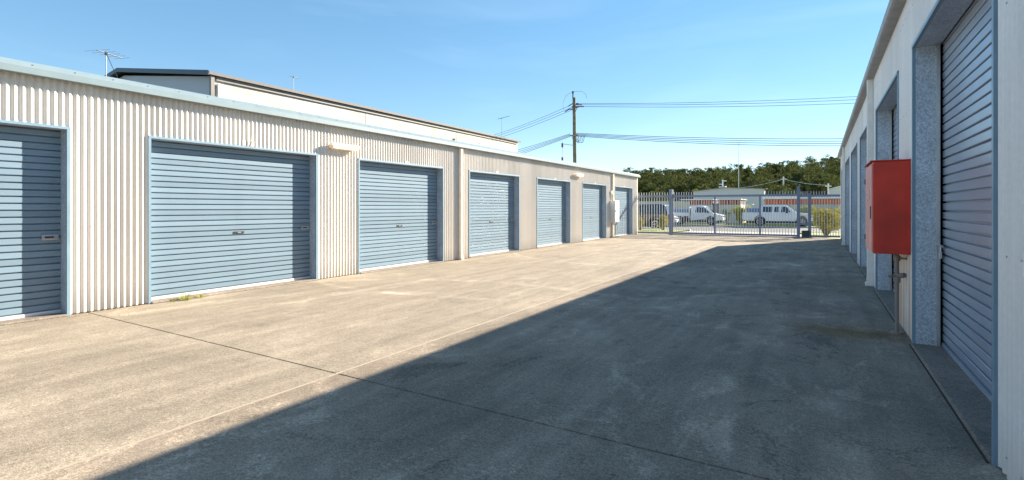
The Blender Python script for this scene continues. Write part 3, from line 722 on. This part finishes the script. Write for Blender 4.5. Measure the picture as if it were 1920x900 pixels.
shrub('bush', (ground_x(1571, 51.0), 51.0, -.12), .8, 1.55, 'dark green bush behind the golden shrub by the right wall', 'l_dark', 1000, .06, 10, .1)
shrub('sapling', (ground_x(1364, 51.2), 51.2, -.12), .6, 1.6, 'thin sparse dark sapling left of the yellow bush', 'l_dark', 260, .06, 8, .5, cat='sapling')
shrub('bush', (ground_x(1535, 52.4), 52.4, -.12), .7, 1.4, 'yellow green bush just right of the right ute nose', 'l_yel', 1600, .08, 12, .1)

def tree(loc, h, rad, label, mat='l_gum', n=1600, size=.16, group='trees behind the street'):
    t = thing('tree', label, 'tree', loc, group); x, y, z = loc
    tr = MB(); m = MB()
    tr.tube((x, y, z), (x + .1, y, z + h*.5), h*.022, h*.014, n=7)
    for k in range(12):
        a = random.uniform(0, 6.3); q = random.uniform(.2, .85)*rad; zz = z + h*random.uniform(.5, .92)
        c = (x + math.cos(a)*q, y + math.sin(a)*q, zz)
        tr.tube((x + .1, y, z + h*random.uniform(.3, .5)), c, h*.009, h*.003, n=5)
        leaf_cloud(m, c, (rad*.38, rad*.38, rad*.28), n//12, size)
    tr.build('trunk', 'gumtrunk', t); m.build('crown', mat, t, fix=False)
tree((ground_x(1478, 66), 66, -.2), 4.4, 1.7, 'small leafy tree behind the orange banded building right of the street pole')
tree((ground_x(1462, 68), 68, -.2), 4.2, 1.3, 'small leafy tree behind the orange banded building left of the street pole')
tree((ground_x(1228, 64), 64, -.2), 3.6, 1.9, 'low tree behind the cream wall near the left units')
tree((ground_x(1311, 90), 90, -.2), 4.9, 1.2, 'little golden tree poking above the left slope of the white shed roof', 'l_gold')

# ------------------------------------------------------------------ vehicles
def wheel(t, x, y, r, side, wd=.2):
    o = MB().tube((x, y - wd/2, r), (x, y + wd/2, r), r, n=24).build('wheel', 'tyre', t, local=True)
    yo = y + side*(wd/2 + .004)
    m = MB().tube((x, yo - side*.02, r), (x, yo, r), r*.62, n=20)
    rim = m.build('rim', 'black', o, local=True)
    m = MB()
    for k in range(5):
        a = 2*math.pi*k/5
        m.tube((x, yo + side*.008, r), (x + math.cos(a)*r*.58, yo + side*.008, r + math.sin(a)*r*.58), r*.10, r*.07, n=5)
    n_ = 20
    for k in range(n_):
        a, b = 2*math.pi*k/n_, 2*math.pi*(k+1)/n_
        m.tube((x + math.cos(a)*r*.62, yo, r + math.sin(a)*r*.62), (x + math.cos(b)*r*.62, yo, r + math.sin(b)*r*.62), r*.06, n=4, caps=False)
    m.build('spokes', 'rim', o, local=True)
def arch(cx, r, x0, n=8, z=.25):
    """points of a wheel arch going from +x to -x over the wheel (profile listed front to back along the sill)"""
    return [(cx + r*math.cos(math.pi*k/n), z + .06 + r*math.sin(math.pi*k/n)) for k in range(n + 1)]
def body_mesh(profile, W, t, mat, name='body', bev=.035, tum=None):
    m = MB().prism(profile, 'y', -W/2, W/2)
    if tum:
        z0, z1, ins = tum
        m.v = [(x, y*(1 - ins*max(0, min(1, (z - z0)/(z1 - z0)))), z) for x, y, z in m.v]
    o = m.build(name, mat, t, local=True)
    md = o.modifiers.new('b', 'BEVEL'); md.width = bev; md.segments = 2; md.limit_method = 'ANGLE'; md.angle_limit = R(35)
    return o
def side_panel(t, pts, W, mat, name, tum=None, th=.012):
    for s in (-1, 1):
        def yy(z):
            k = 0 if not tum else tum[2]*max(0, min(1, (z - tum[0])/(tum[1] - tum[0])))
            return s*(W/2)*(1 - k)
        n = len(pts); vs = [(x, yy(z) + s*.004, z) for x, z in pts] + [(x, yy(z) - s*th, z) for x, z in pts]
        fs = [tuple(range(n)), tuple(range(2*n-1, n-1, -1))] + [(i, (i+1) % n, n+(i+1) % n, n+i) for i in range(n)]
        MB().add(vs, fs).build(name, mat, t, local=True)
def lower(xr, xf, wr, wf, r, z0, top):
    """sill line with wheel arches, then the upper outline 'top' from front to back"""
    a = r + .07
    return [(xr, z0 + .12)] + [(wr - a, z0)] + [(wr - a*math.cos(math.pi*k/8), z0 + a*1.12*math.sin(math.pi*k/8)) for k in range(1, 8)] + [(wr + a, z0), (wf - a, z0)] + \
        [(wf - a*math.cos(math.pi*k/8), z0 + a*1.12*math.sin(math.pi*k/8)) for k in range(1, 8)] + [(wf + a, z0), (xf, z0 + .08)] + top
def vehicle(kind, loc, rz, label, paint, cat):
    t = thing(kind, label, cat, loc, 'vehicles parked along the street', rz)
    W = 1.78
    if kind == 'tray_ute':
        L, r, wr, wf = 4.95, .33, 1.15, 3.95; z0 = .36
        tm = (.95, 1.72, .13)
        body_mesh(lower(2.2, L, -9, wf, r, z0, [])[11:] + [(L - .02, .62), (L - .10, .88), (L - .85, 1.03)] + [(2.22, 1.03), (2.22, z0)], W, t, paint)
        body_mesh([(2.25, 1.02), (L - .75, 1.02), (L - 1.50, 1.62), (L - 1.75, 1.70), (2.45, 1.72), (2.27, 1.66)], W - .02, t, paint, 'cab', tum=tm)
        side_panel(t, [(2.62, 1.10), (L - 1.05, 1.08), (L - 1.55, 1.56), (2.70, 1.60)], W - .02, 'glass', 'side_window', tm)
        MB().add([(L - .78, -.72, 1.06), (L - .78, .72, 1.06), (L - 1.46, .66, 1.61), (L - 1.46, -.66, 1.61)], [(0,1,2,3)]).build('windscreen', 'glass', t, local=True)
        MB().box(0, 2.9, -.45, .45, .42, .58).build('chassis', 'black', t, local=True)
        tr = MB().box(-.05, 2.15, -.90, .90, .78, .84).build('tray', 'alu', t, local=True)
        for y0_, y1_ in ((-.92, -.89), (.89, .92)): MB().box(-.05, 2.15, y0_, y1_, .80, 1.10).build('drop_side', 'carw', tr, local=True)
        MB().box(-.08, -.05, -.92, .92, .80, 1.10).build('tailboard', 'carw', tr, local=True)
        MB().box(2.12, 2.17, -.90, .90, .84, 1.62).build('headboard', 'alu', tr, local=True)
        MB().cbox(.02, 2.10, -.86, .86, 1.09, 1.42, .04).build('tray_cover', 'blue', tr, local=True)
        for x in (.9, 1.45): MB().box(x - .2, x + .2, .72, .74, .4, .78).build('mud_flap', 'black', t, local=True)
        hl = L
    elif kind == 'ute':
        L, r, wr, wf = 5.3, .37, 1.35, 4.45; z0 = .40
        tm = (1.05, 1.78, .14)
        body_mesh(lower(0, L, wr, wf, r, z0, [(L, .70), (L - .06, .95), (L - .18, 1.04), (L - 1.25, 1.12), (0.02, 1.14), (-.02, .75)]), W, t, paint)
        body_mesh([(1.42, 1.10), (L - 1.15, 1.10), (L - 1.85, 1.66), (L - 2.15, 1.76), (1.75, 1.78), (1.46, 1.70)], W - .02, t, paint, 'cab', tum=tm)
        for a, b_ in ((1.55, 2.30), (2.44, 2.78), (2.95, L - 1.95)):
            side_panel(t, [(a, 1.17), (b_ + (.32 if b_ > 3 else 0), 1.17), (b_, 1.62), (a + .06, 1.62)], W - .02, 'glass', 'side_window', tm)
        MB().add([(L - 1.17, -.72, 1.14), (L - 1.17, .72, 1.14), (L - 1.83, .64, 1.66), (L - 1.83, -.64, 1.66)], [(0,1,2,3)]).build('windscreen', 'glass', t, local=True)
        MB().cbox(.35, 1.30, -.70, .70, 1.12, 1.50, .03).build('tool_box', 'blue', t, local=True)
        MB().path([(.25, -.75, 1.14), (.25, -.75, 1.80), (.25, .75, 1.80), (.25, .75, 1.14)], .025).build('ladder_rack', 'carw', t, local=True)
        MB().cbox(.15, .8, -.55, .55, 1.80, 1.86, .02).build('roof_load', 'carw', t, local=True)
        hl = L
    elif kind == 'wagon':
        L, r, wr, wf = 4.75, .39, .95, 3.75; z0 = .42
        tm = (1.10, 1.86, .14)
        body_mesh(lower(0, L, wr, wf, r, z0, [(L, .72), (L - .05, 1.0), (L - .22, 1.10), (L - 1.25, 1.18), (0.03, 1.20), (-.02, .72)]), W + .08, t, paint)
        body_mesh([(.03, 1.16), (L - 1.20, 1.16), (L - 1.80, 1.74), (L - 2.1, 1.84), (.55, 1.88), (.22, 1.80)], W + .04, t, paint, 'cabin', tum=tm)
        for a, b_, k in ((.28, 1.25, .16), (1.36, 2.15, 0), (2.24, L - 1.95, 0)):
            side_panel(t, [(a, 1.23), (b_ + (.38 if b_ > 2.5 else 0), 1.23), (b_, 1.72), (a + k, 1.74)], W + .04, 'glass', 'side_window', tm)
        MB().add([(L - 1.22, -.75, 1.20), (L - 1.22, .75, 1.20), (L - 1.78, .66, 1.73), (L - 1.78, -.66, 1.73)], [(0,1,2,3)]).build('windscreen', 'glass', t, local=True)
        MB().add([(.05, -.70, 1.24), (.05, .70, 1.24), (.20, .62, 1.76), (.20, -.62, 1.76)], [(0,1,2,3)]).build('rear_window', 'glass', t, local=True)
        for y0_ in (-.62, .62): MB().tube((.7, y0_, 1.90), (2.6, y0_, 1.88), .02).build('roof_rail', 'rim', t, local=True)
        hl = L
    else:
        L, r, wr, wf = 4.2, .31, .75, 3.38; z0 = .30
        tm = (.92, 1.46, .16)
        body_mesh(lower(0, L, wr, wf, r, z0, [(L, .58), (L - .10, .78), (L - .30, .86), (L - 1.0, .95), (0.05, .98), (-.02, .55)]), W - .06, t, paint)
        body_mesh([(.06, .94), (L - .95, .94), (L - 1.75, 1.40), (L - 2.1, 1.47), (.75, 1.48), (.30, 1.36)], W - .08, t, paint, 'cabin', tum=tm)
        for a, b_, k in ((.45, 1.35, .3), (1.45, L - 1.9, 0)):
            side_panel(t, [(a, 1.0), (b_ + (.6 if b_ > 2 else 0), 1.0), (b_, 1.36), (a + k, 1.38)], W - .08, 'glass', 'side_window', tm)
        MB().add([(L - .98, -.70, .98), (L - .98, .70, .98), (L - 1.72, .62, 1.40), (L - 1.72, -.62, 1.40)], [(0,1,2,3)]).build('windscreen', 'glass', t, local=True)
        hl = L
    for s in (-1, 1):
        for xw in (wr, wf): wheel(t, xw, s*(W/2 - .13), r, s)
        MB().cbox(hl - .16, hl + .004, s*(W/2 - .22) - .16, s*(W/2 - .22) + .16, z0 + .36, z0 + .50, .02).build('headlight', 'lamp', t, local=True)
        xt = -.03 if kind != 'tray_ute' else -.10
        MB().cbox(xt, xt + .06, s*(W/2 - .14) - .07, s*(W/2 - .14) + .07, .75, .98, .015).build('tail_light', 'tail', t, local=True)
        MB().cbox(hl - (2.0 if kind != 'tray_ute' else 1.3), hl - (1.85 if kind != 'tray_ute' else 1.15), s*(W/2 + .08) - .08, s*(W/2 + .08) + .08, 1.08 if kind != 'hatchback' else .95, 1.22 if kind != 'hatchback' else 1.08, .03).build('mirror', 'black', t, local=True)
    MB().cbox(hl - .10, hl + .03, -W/2 + .08, W/2 - .08, z0 + .06, z0 + .30, .03).build('front_bumper', paint if kind != 'wagon' else 'black', t, local=True)
    MB().box(hl - .02, hl + .012, -.45, .45, z0 + .36, z0 + .48).build('grille', 'black', t, local=True)
    MB().box(.3, hl - .3, -W/2 + .2, W/2 - .2, .24, .40).build('underbody', 'black', t, local=True)
    return t
vehicle('tray_ute', (-12.25, 48.9, RZ + .09), 0, 'white single cab ute with a blue covered tray parked across the street', 'carw', 'ute')
vehicle('ute', (-5.72, 48.9, RZ + .09), 0, 'long white ute with side windows and roof load parked across the street', 'carw', 'ute')
vehicle('hatchback', (-14.75, 45.6, RZ), 0, 'white small car mostly hidden behind the thick gate post', 'carw', 'car')
vehicle('wagon', (-9.55, 39.0, RZ), math.pi, 'dark four wheel drive wagon parked behind the left fence panel', 'card', 'car')

# ------------------------------------------------------------------ buildings across the street
FY = 55.0
def gx(u): return ground_x(u, FY)
FB = thing('low_building', 'long low cream building with orange panels under a white fascia across the street', 'building', ((gx(1433) + gx(1640))/2, FY + 2, RZ))
x0, x1 = gx(1433), gx(1640)
MB().box(x0, x1, FY, FY + 6, RZ - .2, 1.74).build('wall', 'cwall', FB)
MB().box(x0 + .05, x1 - .05, FY + .08, FY + 6, 1.745, 2.25).build('band_backing', 'brown', FB)
n = 14; pw = (x1 - x0)/n
for i in range(n):
    MB().cbox(x0 + i*pw + .018, x0 + (i+1)*pw - .018, FY + .02, FY + .08, 1.77, 2.22, .01).build('orange_panel', 'orange', FB)
rf = MB().box(x0 - .2, x1, FY - .25, FY + 6.2, 2.256, 2.62).build('fascia', 'paint_white', FB)
for i in range(0, n, 3): MB().cbox(x0 + i*pw - .06, x0 + i*pw + .06, FY - .05, FY - .004, RZ - .2, 1.74, .01).build('pilaster', 'cwall', FB)
FC = thing('low_building', 'low cream building with dark framed orange windows behind the tray ute', 'building', ((gx(1262) + gx(1385))/2, FY + 2, RZ))
MB().box(gx(1150), gx(1337), FY, FY + 5, RZ - .2, 1.74).build('wall', 'cwall', FC)
MB().box(gx(1347), gx(1388), FY, FY + 5, RZ - .2, 1.74).build('wall', 'cwall', FC)
for a, b_, nn in ((1278, 1336, 10), (1347, 1387, 6)):
    xa, xb = gx(a), gx(b_); q = (xb - xa)/nn
    MB().box(xa, xb, FY + .10, FY + 4.9, 1.745, 2.22).build('window_band', 'brown', FC)
    for i in range(nn): MB().cbox(xa + i*q + .07, xa + (i+1)*q - .07, FY + .04, FY + .10, 1.79, 2.15, .01).build('orange_panel', 'orange', FC)
    MB().box(xa - .1, xb + .1, FY - .1, FY + 5.1, 2.225, 2.32).build('roof', 'paint_white', FC)
MB().box(gx(1150), gx(1277.6), FY + .05, FY + 5, 1.745, 2.12).build('upper_wall', 'cwall', FC)
for i in range(9):
    xx = gx(1195) + i*.62; MB().cbox(xx, xx + .60, FY - .05, FY - .004, 1.05, 2.08, .008).build('wall_sheet', 'cwall', FC)

SB = thing('shed', 'pale grey metal shed with a low gable roof in front of the forest', 'shed', ((ground_x(1300, 76) + ground_x(1432, 76))/2, 80, RZ))
SY = 76.0; xa, xb, xm = ground_x(1300, SY), ground_x(1433, SY), ground_x(1362, SY)
MB().prism([(xa, RZ - .3), (xb, RZ - .3), (xb, 3.95), (xm, 4.18), (xa, 3.80)], 'y', SY, SY + .12).build('gable_wall', 'shed', SB)
MB().box(xa, xa + .12, SY + .12, SY + 18, RZ - .3, 3.8).build('side_wall', 'shed', SB)
MB().box(xb - .12, xb, SY + .12, SY + 18, RZ - .3, 3.9).build('side_wall', 'shed', SB)
MB().prism([(xa - .2, 3.80), (xm, 4.19), (xb + .3, 3.955), (xb + .3, 4.01), (xm, 4.27), (xa - .2, 3.87)], 'y', SY - .25, SY + 18).build('roof', 'gutb', SB)
MB().box(xb + .01, xb + 1.5, SY + 2, SY + 18, RZ - .3, 3.3).build('lean_to', 'paint_white', SB)
MB().prism([(xb + .005, 3.75), (xb + 1.7, 3.30), (xb + 1.7, 3.38), (xb + .005, 3.84)], 'y', SY + 1.8, SY + 18).build('lean_to_roof', 'gutb', SB)
SV = thing('roof_vent', 'pale vent pipe with side arms on the grey shed roof', 'vent', (ground_x(1355, 78), 78, 4.2))
vx = ground_x(1355, 78)
MB().box(vx - .45, vx + .45, 77.6, 78.4, 4.2, 4.5).build('base', 'greybox', SV)
MB().tube((vx, 78, 4.5), (vx, 78, 5.45), .09, n=8).build('pipe', 'paint_white', SV)
MB().tube((vx, 78, 5.25), (vx + .5, 78, 5.25), .07, n=6).build('arm', 'paint_white', SV)
MB().tube((vx - .5, 78, 4.8), (vx, 78, 4.8), .06, n=6).build('arm', 'paint_white', SV)
SS = thing('shed', 'small pale shed at the far right above the fence', 'shed', (ground_x(1568, 70) + .8, 72, RZ))
sx = ground_x(1556, 70)
MB().prism([(sx, RZ - .3), (sx + 5, RZ - .3), (sx + 5, 3.7), (sx + 1.2, 3.9), (sx, 3.55)], 'y', 70, 76).build('wall', 'shed', SS)
MB().prism([(sx - .15, 3.55), (sx + 1.2, 3.905), (sx + 5.1, 3.705), (sx + 5.1, 3.77), (sx + 1.2, 3.98), (sx - .15, 3.62)], 'y', 69.8, 76).build('roof', 'paint_white', SS)
mm = thing('radio_mast', 'tall thin radio mast rising behind the grey shed', 'mast', (ground_x(1385, 95), 95, RZ))
mx = ground_x(1385, 95)
MB().tube((mx, 95, RZ), (mx, 95, 9.0), .09, .06, n=6).build('pole', 'lock', mm); MB().tube((mx, 95, 9.0), (mx, 95, 12.6), .05, .025, n=6).build('whip', 'lock', mm)
MB().tube((mx, 95, 6.4), (mx + 3.5, 95, RZ + 1), .02, n=5).build('guy_wire', 'wire', mm)
for u, Y, h, lab in ((1469, 72, 5.3, 'short pale street pole rising behind the orange banded building'), (1553, 66, 4.1, 'thin pale pole beside the small far right shed')):
    p = thing('street_pole', lab, 'pole', (ground_x(u, Y), Y, RZ)); px = ground_x(u, Y)
    MB().tube((px, Y, RZ), (px, Y, h), .10, .08, n=8).build('shaft', 'greybox', p)
    MB().box(px - .3, px + .3, Y - .05, Y + .05, h - .35, h - .25).build('crossarm', 'greybox', p)
a = Vector((ground_x(1469, 72), 72, 5.0)); b_ = Vector((ground_x(1553, 66), 66, 3.9))
for p, q, lab in ((a, b_, 'pale wire between the two street poles'), (a, Vector((ground_x(1385, 80), 80, 4.3)), 'pale wire from the street pole to the grey shed roof')):
    pts = [p.lerp(q, i/10) - Vector((0,0,.15*4*(i/10)*(1 - i/10))) for i in range(11)]
    tag(MB().path(pts, .025, 5).build('power_line', 'picket', fix=False), lab, 'power line', 'overhead power lines')

# ------------------------------------------------------------------ wooded hill
def hill_z(x, y):
    k = max(0, min(1, (y - 120)/150)); k = k*k*(3 - 2*k)
    side = 13.2 + .008*(x + 82) + 1.2*math.sin(x*.045 + 1)
    return -.4 + k*max(3, min(19, side))
hm = MB(); nx, ny = 60, 24
for j in range(ny + 1):
    for i in range(nx + 1):
        x = -330 + 560*i/nx; y = 115 + 240*j/ny; hm.v.append((x, y, hill_z(x, y)))
hm.f = [(j*(nx+1) + i, j*(nx+1) + i + 1, (j+1)*(nx+1) + i + 1, (j+1)*(nx+1) + i) for j in range(ny) for i in range(nx)]
hm.sm = True
struct('hill', hm, 'hillm')
fm = MB(); ft = MB(); rnd = random.Random(3)
count = 0
while count < 850:
    y = 122 + 155*rnd.random()**.8; x = rnd.uniform(-.62*y - 20, .18*y + 25)
    z = hill_z(x, y); h = rnd.uniform(6.5, 9.8); rad = h*rnd.uniform(.26, .38)
    vis = -.38*y < x < .08*y
    ft.tube((x, y, z), (x + rnd.uniform(-.5,.5), y, z + h*.75), .2, .09, n=5, caps=False)
    for k in range(17 if vis else 7):
        a = rnd.uniform(0, 6.3); q = rnd.uniform(.1, .95)*rad; f = rnd.random()
        c = (x + math.cos(a)*q, y + math.sin(a)*q, z + h*(.22 + .75*f)); rr = rad*rnd.uniform(.38, .6)*(1.15 - .45*f)
        if vis and k < 4: ft.tube((x, y, z + h*rnd.uniform(.25, .5)), c, .09, .04, n=4, caps=False)
        leaf_cloud(fm, c, (rr, rr, rr*.7), 46 if vis else 14, .30 if vis else .7, .8, .4)
    count += 1
fo = tag(fm.build('forest', 'l_gum', fix=False), 'wooded hillside of gum trees on the skyline', 'forest', kind='stuff')
ft.build('trunks', 'gumtrunk', fo, fix=False)
